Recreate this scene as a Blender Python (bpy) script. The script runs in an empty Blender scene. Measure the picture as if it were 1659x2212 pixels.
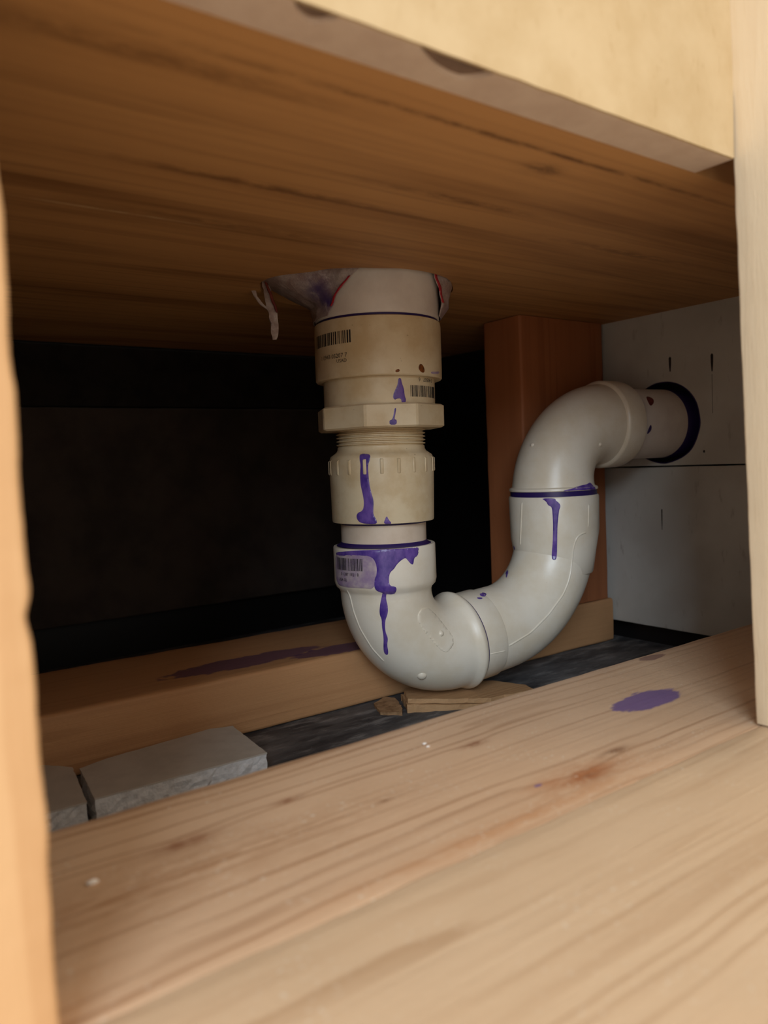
import bpy, bmesh, math, random
from mathutils import Vector, Matrix, noise
from mathutils.bvhtree import BVHTree

S = bpy.context.scene
COL = S.collection
# All lengths below are millimetres in a frame whose X runs along the wall opening, Y goes into the
# cavity and Z is up; Z = 0 sits 145 mm above the concrete slab.
FLOOR = -145.0
def W(x, y, z): return Vector((x*.001, y*.001, (z-FLOOR)*.001))

# ------------------------------------------------------------------ camera
cam_d = bpy.data.cameras.new('camera'); cam = bpy.data.objects.new('camera', cam_d); COL.objects.link(cam)
ax = Vector((2290.5, 203.0, -1660.0)).normalized()            # world X seen in camera axes
hz = Vector((math.cos(math.radians(2.4)), math.sin(math.radians(2.4)), 0))
az = ax.cross(hz).normalized()
if az.y < 0: az = -az
ay = az.cross(ax)
cam.matrix_world = Matrix.Translation(W(0, 0, 0)) @ Matrix((ax, ay, az)).to_4x4()
cam_d.sensor_fit = 'VERTICAL'; cam_d.sensor_height = 36.0; cam_d.sensor_width = 27.0
cam_d.lens = 1660.0/2212.0*36.0
cam_d.clip_start = 0.002; cam_d.clip_end = 50
cam_d.dof.use_dof = True; cam_d.dof.focus_distance = 0.425; cam_d.dof.aperture_fstop = 10.5
S.camera = cam

# ------------------------------------------------------------------ world, lights, exposure
wd = bpy.data.worlds.new('room_light'); S.world = wd; wd.use_nodes = True
bg = wd.node_tree.nodes['Background']; bg.inputs[0].default_value = (1.0, .90, .79, 1); bg.inputs[1].default_value = .80
def area(name, loc, aim, size, power, color):
    l = bpy.data.lights.new(name, 'AREA'); l.shape = 'RECTANGLE'; l.size, l.size_y = size; l.energy = power; l.color = color
    o = bpy.data.objects.new(name, l); COL.objects.link(o); o.location = loc
    o.rotation_euler = (Vector(aim)-Vector(loc)).to_track_quat('-Z', 'Y').to_euler(); return o
area('window_light', (-1.45, -1.70, 1.20), (.34, .30, .03), (1.1, 1.1), 42, (.72, .86, 1.0))
area('ceiling_lamp_light', (.9, -1.2, 2.3), (.25, .1, 0), (.5, .5), 6, (1.0, .80, .58))
vs = S.view_settings
vs.view_transform = 'Standard'; vs.look = 'None'; vs.gamma = 1.0; vs.use_curve_mapping = False
vs.exposure = 0.14

# ------------------------------------------------------------------ shader helper
class V:
    """a node socket with arithmetic"""
    def __init__(s, t, k): s.t = t; s.k = k
    def _m(s, op, *a):
        n = s.t.nodes.new('ShaderNodeMath'); n.operation = op
        for i, q in enumerate((s,)+a):
            if isinstance(q, V): s.t.links.new(q.k, n.inputs[i])
            else: n.inputs[i].default_value = float(q)
        return V(s.t, n.outputs[0])
    def __add__(s, o): return s._m('ADD', o)
    __radd__ = __add__
    def __sub__(s, o): return s._m('SUBTRACT', o)
    def __rsub__(s, o): return (s*-1)+o
    def __mul__(s, o): return s._m('MULTIPLY', o)
    __rmul__ = __mul__
    def __truediv__(s, o): return s._m('DIVIDE', o)
    def pow(s, e): return s._m('POWER', e)
    def fract(s): return s._m('FRACT')
    def abs(s): return s._m('ABSOLUTE')
    def exp(s): return s._m('EXPONENT')
    def sin(s): return s._m('SINE')
    def max(s, o): return s._m('MAXIMUM', o)
    def min(s, o): return s._m('MINIMUM', o)
    def step(s, a, b):
        n = s.t.nodes.new('ShaderNodeMapRange'); n.interpolation_type = 'SMOOTHSTEP'
        s.t.links.new(s.k, n.inputs['Value'])
        n.inputs['From Min'].default_value = a; n.inputs['From Max'].default_value = b
        return V(s.t, n.outputs['Result'])
class Mat:
    def __init__(m, name, rough=.6, spec=.4):
        m.m = bpy.data.materials.new(name); m.m.use_nodes = True; m.t = m.m.node_tree
        m.b = m.t.nodes['Principled BSDF']; m.b.inputs['Roughness'].default_value = rough
        m.b.inputs['Specular IOR Level'].default_value = spec
    def pos(m, org=(0, 0, FLOOR)):
        tc = m.t.nodes.new('ShaderNodeTexCoord'); sx = m.t.nodes.new('ShaderNodeSeparateXYZ')
        m.t.links.new(tc.outputs['Object'], sx.inputs[0])
        return [V(m.t, sx.outputs[i])*1000.0+org[i] for i in range(3)]
    def noise(m, x, y, z, scale=1, detail=3, rough=.5):
        c = m.t.nodes.new('ShaderNodeCombineXYZ')
        for i, q in enumerate((x, y, z)):
            if isinstance(q, V): m.t.links.new(q.k, c.inputs[i])
            else: c.inputs[i].default_value = q
        n = m.t.nodes.new('ShaderNodeTexNoise'); m.t.links.new(c.outputs[0], n.inputs['Vector'])
        n.inputs['Scale'].default_value = scale; n.inputs['Detail'].default_value = detail; n.inputs['Roughness'].default_value = rough
        return V(m.t, n.outputs['Fac'])
    def mix(m, f, a, b):
        n = m.t.nodes.new('ShaderNodeMix'); n.data_type = 'RGBA'
        if isinstance(f, V): m.t.links.new(f.k, n.inputs[0])
        else: n.inputs[0].default_value = f
        for i, q in ((6, a), (7, b)):
            if isinstance(q, (tuple, list)): n.inputs[i].default_value = (*q[:3], 1)
            else: m.t.links.new(q, n.inputs[i])
        return n.outputs[2]
    def color(m, c):
        if isinstance(c, (tuple, list)): m.b.inputs['Base Color'].default_value = (*c[:3], 1)
        else: m.t.links.new(c, m.b.inputs['Base Color'])
    def rough(m, v): m.t.links.new(v.k, m.b.inputs['Roughness'])
    def bump(m, h, strength=.3, dist=.0005):
        n = m.t.nodes.new('ShaderNodeBump'); n.inputs['Strength'].default_value = strength; n.inputs['Distance'].default_value = dist
        m.t.links.new(h.k, n.inputs['Height']); m.t.links.new(n.outputs[0], m.b.inputs['Normal'])
def lin(r, g, b):
    return tuple(((c/255)/12.92 if c/255 <= .04045 else ((c/255+.055)/1.055)**2.4) for c in (r, g, b))

def blob(m, x, y, cx, cy, rx, ry, rag=.35, fx=.06, fy=.5, soft=.12, seed=0):
    """soft-edged ragged ellipse mask"""
    d = (((x-cx)/rx).pow(2.0) + ((y-cy)/ry).pow(2.0)).pow(.5)
    n = m.noise(x*fx, y*fy, seed+.3, 1, 4, .6)
    return (d+(n-.5)*(2*rag)).step(1+soft, 1-soft)
def safe_sq(v): return v*v

def wood(name, axes, light, dark, org, spacing=9, warp=7, seed=0, fine=.25, late=.55, knots=(), stains=(), specks=0, rough=.55, bump=.25, streak=.0, lowf=.004, smears=(), sharp=.25, strf=.075):
    """lumber: axes = (along, across, thickness) as 0/1/2 indices; knots and stains in mm"""
    m = Mat(name, rough, .35)
    P = m.pos(org); L, A, T = P[axes[0]], P[axes[1]], P[axes[2]]
    a = A+T*.35
    w = m.noise(L*lowf, A*.012, T*.012+seed, 1, 2, .5)-.5
    w2 = m.noise(L*lowf*5, A*.05, T*.05+seed*2, 1, 2, .5)-.5
    a = a+w*(warp*2)+w2*(warp*.35)
    kmask = None
    for (kx, ky, rx, ry) in knots:
        g = (safe_sq((L-kx)/rx)+safe_sq((A-ky)/ry))
        e = (g*-.35).exp()
        a = a+e*(A-ky)*.9+e*(ry*.6)
        core = (g*-1.2).exp()*m.noise(L*.25, A*.6, seed, 1, 3, .6).step(.2, .6)
        kmask = core if kmask is None else kmask.max(core)
    rg = m.noise(A*.02+seed, L*.002, 1.5, 1, 1)
    r = (a/spacing+m.noise(A*.07, T*.07, seed+7.0, 1, 2)*4.5).fract()
    ring = r.step(sharp, .88)*(1-r.step(.88, .99))
    amp = m.noise(L*.004, A*.09, seed+11.0, 1, 3).step(.38, .68)
    fib = m.noise(L*.03, A*1.4, T*1.4+seed, 1, 4, .65)
    fib2 = m.noise(L*.008, A*.35, T*.35+seed+3, 1, 3, .6)
    f = ring*late*(amp*.85+.15)+(fib-.5)*fine*2+(fib2-.5)*fine*2.2
    if streak:
        f = f+(m.noise(L*.004, A*strf, seed+21.0, 1, 3, .55).step(.42, .75))*streak
    f = f.max(0.0).min(1.0)
    c = m.mix(f, light, dark)
    mott = m.noise(L*.012, A*.03, T*.03+seed+5, 1, 3)
    c = m.mix((mott-.35)*.6, c, tuple(q*.72*k for q, k in zip(light, (1.08, .95, .8))))
    if kmask is not None: c = m.mix(kmask*.8, c, tuple(q*k for q, k in zip(dark, (.75, .52, .4))))
    for (sx, sy, rx, ry, colr, op) in smears:
        g = (safe_sq((L-sx)/rx)+safe_sq((A-sy)/ry))
        c = m.mix((g*-1.2).exp()*m.noise(L*.09, A*.25, seed+2.0, 1, 4, .65).step(.28, .62)*op, c, colr)
    if specks:
        sp = m.noise(L*.55, A*.75, T*.5, 1, 2, .5).step(.60, .74)
        sp2 = m.noise(L*.05, A*.05, 3.0, 1, 2).step(.45, .6)
        c = m.mix(sp*sp2*specks, c, lin(240, 228, 208))
    for (sx, sy, rx, ry, colr, op) in stains:
        dx = (L-sx)/rx; dy = (A-sy)/ry
        d = (dx*dx+dy*dy).pow(.5)
        n = m.noise(L*.12, A*1.1, seed+1.0, 1, 3, .6)-.5
        n2 = m.noise(L*.12, A*.15, seed+4.0, 1, 2, .5)-.5
        k = (d+n*.55+n2*.6).step(1.06, .92)
        c = m.mix(k*op, c, colr)
    m.color(c)
    h = fib*1.0+ring*.25+m.noise(L*.35, A*.5, T*.5, 1, 3)*.6
    m.bump(h, bump, .0006)
    return m.m

def plain(name, c1, c2=None, scale=.05, rough=.5, spec=.4, bump=0, bscale=.8, spots=None, org=(0, 0, FLOOR), thr=(.35, .7)):
    m = Mat(name, rough, spec); x, y, z = m.pos(org)
    c = c1
    if c2:
        c = m.mix(m.noise(x*scale, y*scale, z*scale, 1, 5, .6).step(*thr), c1, c2)
    if spots:
        sc, th, colr, op = spots
        c = m.mix(m.noise(x*sc, y*sc, z*sc, 1, 3, .6).step(th, th+.06)*op, c, colr)
    m.color(c)
    if bump: m.bump(m.noise(x*bscale, y*bscale, z*bscale, 1, 4, .6), bump, .0006)
    return m.m

# ------------------------------------------------------------------ geometry helpers
ORG = {}; GEO = {}
def meta(o, label=None, cat=None, kind=None, group=None):
    if label: o['label'] = label
    if cat: o['category'] = cat
    if kind: o['kind'] = kind
    if group: o['group'] = group
    return o
def empty(name, org):
    o = bpy.data.objects.new(name, None); o.empty_display_size = .02; COL.objects.link(o); o.location = W(*org); ORG[o] = Vector(org); return o
def mesh(name, verts, faces, mats, parent=None, org=None, smooth=40, mi=None):
    root = ORG[parent] if parent is not None else Vector(org if org else (0, 0, FLOOR))
    me = bpy.data.meshes.new(name)
    me.from_pydata([((v[0]-root[0])*.001, (v[1]-root[1])*.001, (v[2]-root[2])*.001) for v in verts], [], [list(f) for f in faces])
    bm = bmesh.new(); bm.from_mesh(me); bmesh.ops.recalc_face_normals(bm, faces=bm.faces); bm.to_mesh(me); bm.free()
    for q in (mats if isinstance(mats, (list, tuple)) else [mats]): me.materials.append(q)
    if mi: me.polygons.foreach_set('material_index', mi)
    if smooth:
        me.shade_smooth(); me.set_sharp_from_angle(angle=math.radians(smooth))
    o = bpy.data.objects.new(name, me); COL.objects.link(o)
    if parent is not None: o.parent = parent
    else: o.location = W(*root)
    ORG[o] = root; GEO[o] = ([Vector(v) for v in verts], [list(f) for f in faces])
    return o
def rrect(a0, a1, b0, b1, r, seg=3, sub=1):
    """rounded rectangle outline in two coordinates"""
    pts = []
    for (cx, cy, a) in ((a1-r, b0+r, -90), (a1-r, b1-r, 0), (a0+r, b1-r, 90), (a0+r, b0+r, 180)):
        for k in range(seg+1):
            t = math.radians(a+90*k/seg); pts.append((cx+r*math.cos(t), cy+r*math.sin(t)))
    out = []
    for i, p in enumerate(pts):
        q = pts[(i+1) % len(pts)]; out.append(p)
        n = int(math.hypot(q[0]-p[0], q[1]-p[1])//6) if sub else 0
        for k in range(1, n): out.append((p[0]+(q[0]-p[0])*k/n, p[1]+(q[1]-p[1])*k/n))
    return out
def board(name, x, y, z, axis, mat, org=None, parent=None, r=2.0, wob=.35, step=5.0, seed=0, shear=None, wf=.05, sub=1):
    """a length of lumber with eased arrises and slightly uneven faces; axis = length axis"""
    R = [x, y, z]; A, B = [i for i in range(3) if i != axis]
    prof = rrect(R[A][0], R[A][1], R[B][0], R[B][1], r, 3, sub)
    n = max(1, int((R[axis][1]-R[axis][0])/step)); verts = []; faces = []; m = len(prof)
    for i in range(n+1):
        l = R[axis][0]+(R[axis][1]-R[axis][0])*i/n
        for (a, b) in prof:
            p = [0, 0, 0]; p[axis] = l; p[A] = a; p[B] = b
            v = Vector(p); q = Vector((v.x*wf, v.y*wf, v.z*wf+seed*13.7))
            v += noise.noise_vector(q)*wob + noise.noise_vector(q*6)*wob*.35
            if shear: v += Vector(shear(l))
            verts.append(v)
    for i in range(n):
        for j in range(m):
            k = (j+1) % m; faces.append((i*m+j, i*m+k, (i+1)*m+k, (i+1)*m+j))
    faces.append(tuple(range(m))); faces.append(tuple(n*m+j for j in range(m)))
    return mesh(name, verts, faces, mat, parent, org, 50)
def prism(name, outline, z0, z1, mat, parent=None, org=None, smooth=0, top_shift=None):
    """an outline in X,Y given a thickness in Z"""
    n = len(outline); verts = [(p[0], p[1], z0) for p in outline]+[(p[0], p[1], z1) for p in outline]
    faces = [tuple(range(n)), tuple(range(n, 2*n))]+[(i, (i+1) % n, n+(i+1) % n, n+i) for i in range(n)]
    return mesh(name, verts, faces, mat, parent, org, smooth)
def sweep(name, path, mat, parent, side, seg=96, cap=True, org=None, smooth=38):
    """tube along a planar path: list of (point, radius, tangent); side = normal of the path plane"""
    verts = []; faces = []; side = Vector(side).normalized()
    for (p, r, t) in path:
        t = Vector(t).normalized(); u = t.cross(side).normalized()
        for k in range(seg):
            a = 2*math.pi*k/seg
            verts.append(Vector(p)+side*(r*math.cos(a))+u*(r*math.sin(a)))
    for i in range(len(path)-1):
        for k in range(seg):
            q = (k+1) % seg; faces.append((i*seg+k, i*seg+q, (i+1)*seg+q, (i+1)*seg+k))
    if cap:
        faces.append(tuple(range(seg))); faces.append(tuple((len(path)-1)*seg+k for k in range(seg)))
    return mesh(name, verts, faces, mat, parent, org, smooth)

# ------------------------------------------------------------------ materials
PURPLE = lin(84, 58, 150)
M_pvc = plain('white_pvc', lin(232, 222, 204), lin(222, 208, 184), .04, .33, .5, .06, .9, (.35, .73, lin(140, 125, 105), .5))
M_pvc_old = plain('yellowed_pvc', lin(222, 204, 170), lin(206, 182, 142), .06, .42, .45, .08, .8, (.3, .70, lin(125, 100, 70), .6))
M_pvc_hub = plain('grey_white_pvc', lin(226, 216, 206), lin(212, 200, 190), .05, .4, .45, .05, .9, (.3, .74, lin(110, 90, 80), .6))
m = Mat('purple_primer', .28, .5); x, y, z = m.pos()
m.color(m.mix(m.noise(x*.22, y*.22, z*.12, 1, 4, .6).step(.3, .72), lin(66, 44, 128), lin(112, 84, 160))); M_purple = m.m
m = Mat('dark_primer', .35, .5); m.color(lin(44, 28, 88)); M_purple_d = m.m
m = Mat('primer_smear', .4, .4); x, y, z = m.pos()
m.color(m.mix(m.noise(x*.15, y*.15, z*.15, 1, 4, .6).step(.3, .7), lin(186, 168, 170), lin(150, 126, 156))); M_smear = m.m
M_ink = plain('black_ink', lin(38, 32, 34), None, rough=.6)
M_rust = plain('rust_stain', lin(130, 70, 20), lin(80, 40, 10), .6, .6)

# ================================================================== THE SETTING
# concrete slab
m = Mat('concrete', .75, .3); x, y, z = m.pos()
n1 = m.noise(x*.012, y*.03, 1.0, 1, 4, .6); n2 = m.noise(x*.035, y*.11, 4.0, 1, 6, .62); n3 = m.noise(x*.5, y*.7, 2.0, 1, 3)
c = m.mix(n1.step(.3, .7), lin(52, 50, 52), lin(112, 108, 106))
c = m.mix(n2.step(.48, .72)*.75, c, lin(150, 146, 142)); c = m.mix(n2.step(.46, .3)*.6, c, lin(30, 28, 30))
c = m.mix(n3.step(.66, .8)*.25, c, lin(190, 186, 180))
m.color(c); m.bump(n2+n3*.3, .5, .0015)
def slab(name, x0, x1, y0, y1, z0, z1, mat, **k): return prism(name, [(x0, y0), (x1, y0), (x1, y1), (x0, y1)], z0, z1, mat, **k)
def structure(o, label=None): meta(o, label, None, 'structure'); return o
structure(slab('floor', -2500, 2500, 40, 700, FLOOR-60, FLOOR, m.m, org=(0, 0, FLOOR)), 'rough dark grey concrete slab')
structure(slab('floor', -2500, 2500, -3200, 40, FLOOR-60, FLOOR, plain('pale_bounce_floor', lin(214, 200, 180), lin(204, 188, 166), .01, .5), org=(0, 0, FLOOR)), 'unseen room floor in front, made pale to bounce light up')  # out of view; pale so it bounces light onto header edge and plywood

ZC = 98.0
# plywood deck overhead, with the drain hole cut through it
M_ply = wood('plywood_underside', (0, 1, 2), lin(206, 154, 98), lin(112, 68, 34), (0, 0, FLOOR), spacing=70, warp=60, seed=3, fine=.13, late=.28, streak=.6, strf=.045, rough=.6, bump=.12, lowf=.0035, 
             smears=[(96, 295, 34, .7, lin(235, 205, 160), .9), (190, 173, 130, 1.6, lin(84, 48, 20), .8), (60, 182, 60, 5, lin(84, 48, 20), .5), (130, 245, 60, 3.5, lin(90, 52, 24), .7), (200, 222, 45, 3, lin(90, 52, 24), .6), (330, 240, 60, 4, lin(90, 52, 24), .5), (207, 184, 8, 4, lin(70, 44, 24), .9), (150, 290, 70, 5, lin(96, 56, 26), .5)])
HC = (259.0, 358.0)
def hole_r(a):
    d = math.degrees(a) % 360
    keys = [(0, 50), (40, 56), (90, 58), (135, 62), (172, 66), (205, 54), (240, 46.5), (285, 43.5), (315, 43.5), (360, 50)]
    for (a0, r0), (a1, r1) in zip(keys, keys[1:]):
        if a0 <= d <= a1:
            t = (d-a0)/(a1-a0); t = t*t*(3-2*t); return r0+(r1-r0)*t+noise.noise(Vector((d*.06, 3, 0)))*1.3*math.sin(math.radians(d/2))
def holed(name, x0, x1, y0, y1, c, rf, z0, z1, mat, mapf=lambda p: p, **k):
    """rectangular sheet with one hole"""
    an = [2*math.pi*i/180 for i in range(180)]+[math.atan2(Y-c[1], X-c[0]) % (2*math.pi) for X in (x0, x1) for Y in (y0, y1)]
    an = sorted(an); inner = []; outer = []
    for a in an:
        ca, sa = math.cos(a), math.sin(a); r = rf(a); inner.append((c[0]+r*ca, c[1]+r*sa))
        t = min([((x1 if ca > 0 else x0)-c[0])/ca if abs(ca) > 1e-9 else 1e9, ((y1 if sa > 0 else y0)-c[1])/sa if abs(sa) > 1e-9 else 1e9])
        outer.append((c[0]+t*ca, c[1]+t*sa))
    n = len(an); verts = [mapf((*p, z)) for z in (z0, z1) for lp in (inner, outer) for p in lp]; f = []
    for i in range(n):
        j = (i+1) % n
        f += [(i, j, n+j, n+i), (2*n+i, 2*n+j, 3*n+j, 3*n+i), (i, j, 2*n+j, 2*n+i), (n+i, n+j, 3*n+j, 3*n+i)]
    return mesh(name, verts, f, mat, smooth=30, **k)
ceil = structure(holed('ceiling', -260, 488, 159.4, 600, HC, hole_r, ZC, ZC+18, M_ply, org=(0, 0, FLOOR)), 'plywood underside with drain hole')
slab('hole_light_cap', -260, 488, 159.4, 600, ZC+52, ZC+60, plain('dark_hole_cap', lin(60, 50, 42)), parent=ceil)  # added lid above the drain hole so no light leaks down

# drywall end wall: two sheets meeting at a horizontal joint
WX = 488.0
m = Mat('white_drywall', .7, .3); x, y, z = m.pos()
c = m.mix(m.noise(x*.02, y*.02, z*.02, 1, 4).step(.3, .7), lin(205, 203, 196), lin(188, 184, 176))
c = m.mix(m.noise(x*.1, y*.16, z*.05, 1, 4, .6).step(.60, .72)*.35, c, lin(140, 130, 118))
g = safe_sq((y-279.0)/3.0)+safe_sq((z+35.0)/5.5); c = m.mix((g*-1.0).exp()*.6, c, lin(110, 108, 108))
m.color(c); m.bump(m.noise(x*.3, y*.3, z*.3, 1, 3), .1, .0004); M_dry = m.m
wr = structure(empty('wall_right', (WX, 300, FLOOR)), 'white drywall end wall with pipe hole')
WHC = (328.3, 19.4)
def wh_r(a): return 29.2+.8*math.cos(a-.6)+noise.noise(Vector((math.cos(a)*2, math.sin(a)*2, 5)))*.9
p = holed('panel', 144, 424, -10.6, 150, WHC, wh_r, 0, 12.7, M_dry, lambda p: (WX+p[2], p[0], p[1]), parent=wr)
sv = []; sf = []
for i in range(90):
    a = 2*math.pi*i/90; r = wh_r(a)-.12
    for dx in (-.25, 12.6): sv.append((WX+dx, WHC[0]+r*math.cos(a), WHC[1]+r*math.sin(a)))
    for dx in (12.6, -.25): sv.append((WX+dx, WHC[0]+(r-.5)*math.cos(a), WHC[1]+(r-.5)*math.sin(a)))
for i in range(90):
    for k in range(4): sf.append((4*i+k, 4*i+(k+1) % 4, 4*((i+1) % 90)+(k+1) % 4, 4*((i+1) % 90)+k))
mesh('primer_stained_rim', sv, sf, M_purple_d, p, smooth=40)
p2 = board('panel', (WX, WX+12.7), (144, 424), (-129.5, -11.6), 1, M_dry, parent=wr, r=.8, wob=.25, seed=4)
slab('gap_shade_board', WX+13, WX+24, 120, 620, FLOOR, 150, plain('cavity_shade_black', lin(22, 18, 18)), parent=wr)  # near-black colour stands for shade in the pipe hole and past the drywall
M_dark_mark = plain('gouge_dark', lin(52, 40, 36), lin(30, 24, 22), .5, .8)
def mark(name, y, z0, z1, w, par, taper=.4):
    pts = [(y-w*.5*taper, z0), (y+w*.5*taper, z0), (y+w*.45, (z0+z1)*.5), (y+w*.5, z1-w*.5), (y, z1), (y-w*.5, z1-w*.5), (y-w*.45, (z0+z1)*.5)]
    n = len(pts); v = [(WX-.15, a, b) for a, b in pts]+[(WX+.6, a, b) for a, b in pts]
    mesh(name, v, [tuple(range(n))]+[(i, (i+1) % n, n+(i+1) % n, n+i) for i in range(n)], M_dark_mark, par, smooth=0)
mark('gouge', 322.5, 55.5, 66, 1.9, p); mark('gouge', 290.8, 52, 64, 1.9, p); mark('gouge', 331.3, -57, -42, .8, p2); mark('gouge', 290.9, 24, 50, .2, p, 1)
mark('gouge', 297.5, -2.5, -.5, 1.6, p)
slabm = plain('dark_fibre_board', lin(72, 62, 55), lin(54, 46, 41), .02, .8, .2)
structure(slab('wall_back', -300, 520, 612, 640, FLOOR, 180, plain('black_shade_sheet', lin(18, 16, 15))), 'black sheet standing for deep shade at the rear of the cavity')  # the dark of the cavity is put into this black colour
structure(slab('wall_left', -300, -260, 150, 640, FLOOR, 200, slabm), 'unseen dark board added to keep light out of the cavity')  # out of view, added to close the cavity against light
M_room = plain('room_wall_paint', lin(214, 205, 190), lin(206, 196, 180), .02, .8)
wf = structure(empty('wall_front', (0, 130, FLOOR)), 'unseen room wall around the opening, added to block light')
slab('panel', -1500, -16, 128, 141, FLOOR, 1400, M_room, parent=wf); slab('panel', 312, 1500, 128, 141, FLOOR, 1400, M_room, parent=wf)  # unseen panels added so light enters only through the opening

# ================================================================== LUMBER
LIGHT = lin(226, 190, 146); DARK = lin(170, 118, 72)
def lum(o, label, cat='board', group=None): return meta(o, label, cat, None, group)
ZP = -102.0
o1 = (200, 188, FLOOR)
M_plate = wood('pine_sill', (0, 1, 2), lin(226, 192, 158), lin(158, 110, 74), o1, spacing=6.2, warp=9, seed=1.0, fine=.17, late=.62, sharp=.5, specks=.75, rough=.5, bump=.3,
    knots=[(73, 200.6, 10, 3.5), (181, 201, 6, 2.2), (190, 157, 9, 4), (108, 205, 5, 2)],
    stains=[(267, 190, 19.5, 8.2, lin(124, 100, 152), .93), (326, 228, 9, 3.2, lin(140, 104, 98), .75), (172, 162.3, 1.6, .8, lin(120, 98, 150), .8)],
    smears=[(188, 159, 22, 6.5, lin(184, 112, 60), .8), (212, 164, 8, 2.5, lin(120, 72, 40), .8), (130, 185, 3, 1, lin(120, 72, 40), .7), (60, 185, 70, 14, lin(168, 118, 76), .45), (150, 150, 60, 4, lin(196, 130, 76), .5)])
lum(board('sill_plate', (-120, 486), (144.4, 233), (FLOOR, ZP), 0, M_plate, o1, r=.9, wob=.3, seed=1), 'knotty pine sill plate with purple primer splotch, behind the nearest front board')
o2 = (200, 100, FLOOR)
M_front = wood('pine_front', (0, 1, 2), lin(228, 200, 166), lin(174, 132, 92), o2, spacing=8, warp=12, seed=5.2, fine=.16, late=.5, sharp=.4, specks=.6, rough=.5, bump=.3, knots=[(60, 80, 12, 5)])
lum(board('sill_plate', (-120, 520), (54, 144.2), (FLOOR, ZP+.35), 0, M_front, o2, r=.7, wob=.35, seed=2), 'pale pine board in the foreground, in front of the sill plate with the purple splotch')
ZR = -112.0
o3 = (230, 425, FLOOR)
M_rear = wood('pine_rear', (0, 1, 2), lin(200, 150, 104), lin(150, 100, 60), o3, spacing=18, warp=10, seed=8.1, fine=.18, late=.35, rough=.6, bump=.3,
    stains=[(190, 406, 48, 12, lin(96, 62, 92), .8), (246, 392, 32, 10, lin(96, 62, 92), .8)])
lum(board('sill_plate', (-240, 486), (382, 470), (FLOOR+.2, ZR), 0, M_rear, o3, r=2.2, wob=.3, seed=3, shear=lambda l: (0, -(l-70)*.018, 0)), 'shadowed rear pine plate on the slab behind the trap, long purple stain along its edge')
o4 = (430, 395, ZR)
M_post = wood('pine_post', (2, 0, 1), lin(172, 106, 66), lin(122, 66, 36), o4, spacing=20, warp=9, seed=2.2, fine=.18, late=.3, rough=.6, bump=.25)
lum(board('wall_stud', (395, 484), (376.6, 414), (ZR+.6, ZC-.5), 2, M_post, o4, r=2.0, wob=.3, seed=4), 'wide shadowed wooden post behind the rising pipe elbow', 'stud')
o5 = (8, 158, ZP)
M_lstud = wood('pine_left_stud', (2, 0, 1), lin(232, 188, 138), lin(190, 132, 80), o5, spacing=24, warp=8, seed=4.4, fine=.16, late=.3, rough=.55, bump=.25)
def lsh(l):
    b = 0
    for c0, w, h in ((-19.5, 2.6, .35), (-23.5, 2, -.45), (10, 9, .3), (-35, 6, .3), (40, 8, .35), (-60, 10, .4)): b += h*math.exp(-((l-c0)/w)**2)
    return (b, 0, 0)
lum(board('wall_stud', (-12, 26.4), (139, 158), (ZP+.6, 420), 2, M_lstud, o5, r=1.2, wob=.25, seed=6, step=1.5, shear=lsh, wf=.16), 'out-of-focus warm wooden stud with a chipped edge on the left', 'stud')
o6 = (290, 120, ZP)
M_rstud = wood('pine_right_stud', (2, 1, 0), lin(234, 214, 182), lin(198, 162, 118), o6, spacing=22, warp=8, seed=6.4, fine=.12, late=.25, rough=.5, bump=.25)
lum(board('wall_stud', (269.8, 308), (58, 145.6), (ZP+1.0, 420), 2, M_rstud, o6, r=.8, wob=.2, seed=7, step=2.5, shear=lambda l: (-(l+102)*.0545, 0, 0), wf=.12), 'pale wooden stud standing on the front board at the right edge', 'stud')

# header sheet over the opening: a face board with a skinned lower edge, two bits of the skin chipped off
oh = (100, 152, ZC)
hd = empty('header_board', oh); meta(hd, 'beige fibreboard header with chipped lower edge above the opening', 'board')
m = Mat('header_face', .7, .25); x, y, z = m.pos(oh)
c = m.mix(m.noise(x*.05, y*.05, z*.05, 1, 5, .6).step(.3, .7), lin(218, 192, 150), lin(208, 180, 136))
c = m.mix(m.noise(x*.28, y*.28, z*.16, 1, 4, .6).step(.58, .74)*.35, c, lin(190, 158, 112))
m.color(c); m.bump(m.noise(x*.5, y*.5, z*.5, 1, 4), .2, .0005); M_hface = m.m
M_hcore = plain('header_core', lin(138, 116, 102), lin(120, 100, 88), .2, .85, .2, .4, .8)
M_hskin = plain('header_edge_skin', lin(228, 206, 188), lin(218, 194, 176), .08, .6, .3, .1, .5)
def hwob(x, s): return noise.noise(Vector((x*.12, s, 0)))*.35+noise.noise(Vector((x*.5, s, 0)))*.15
xs = [-300+i*20 for i in range(17)]+[40+i*1.5 for i in range(146)]
fv = []; ff = []
for x in xs:
    w_ = hwob(x, 1)
    fv += [(x, 144.4, ZC+.1+w_*.6), (x, 144.4, 700), (x, 145.3, 700), (x, 145.3, ZC+.1+w_*.6)]
for i in range(len(xs)-1):
    a, b = 4*i, 4*(i+1)
    ff += [(a, b, b+1, a+1), (a+1, b+1, b+2, a+2), (a+2, b+2, b+3, a+3), (a+3, b+3, b, a)]
ff += [(0, 1, 2, 3), tuple(4*(len(xs)-1)+k for k in range(4))]
mesh('face_sheet', fv, ff, M_hface, hd)
slab('core', -300, 258, 145.3, 159.2, ZC+1.4, 700, M_hcore, parent=hd)
def notch(x):
    for x0, x1, pk, dp in ((87.5, 99.2, .60, 5.2), (121.8, 146.2, .72, 7.2)):
        if x0 < x < x1:
            t = (x-x0)/(x1-x0); t = t/pk*.5 if t < pk else .5+(t-pk)/(1-pk)*.5
            return dp*math.sin(math.pi*t)**.75
    return 0
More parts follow.
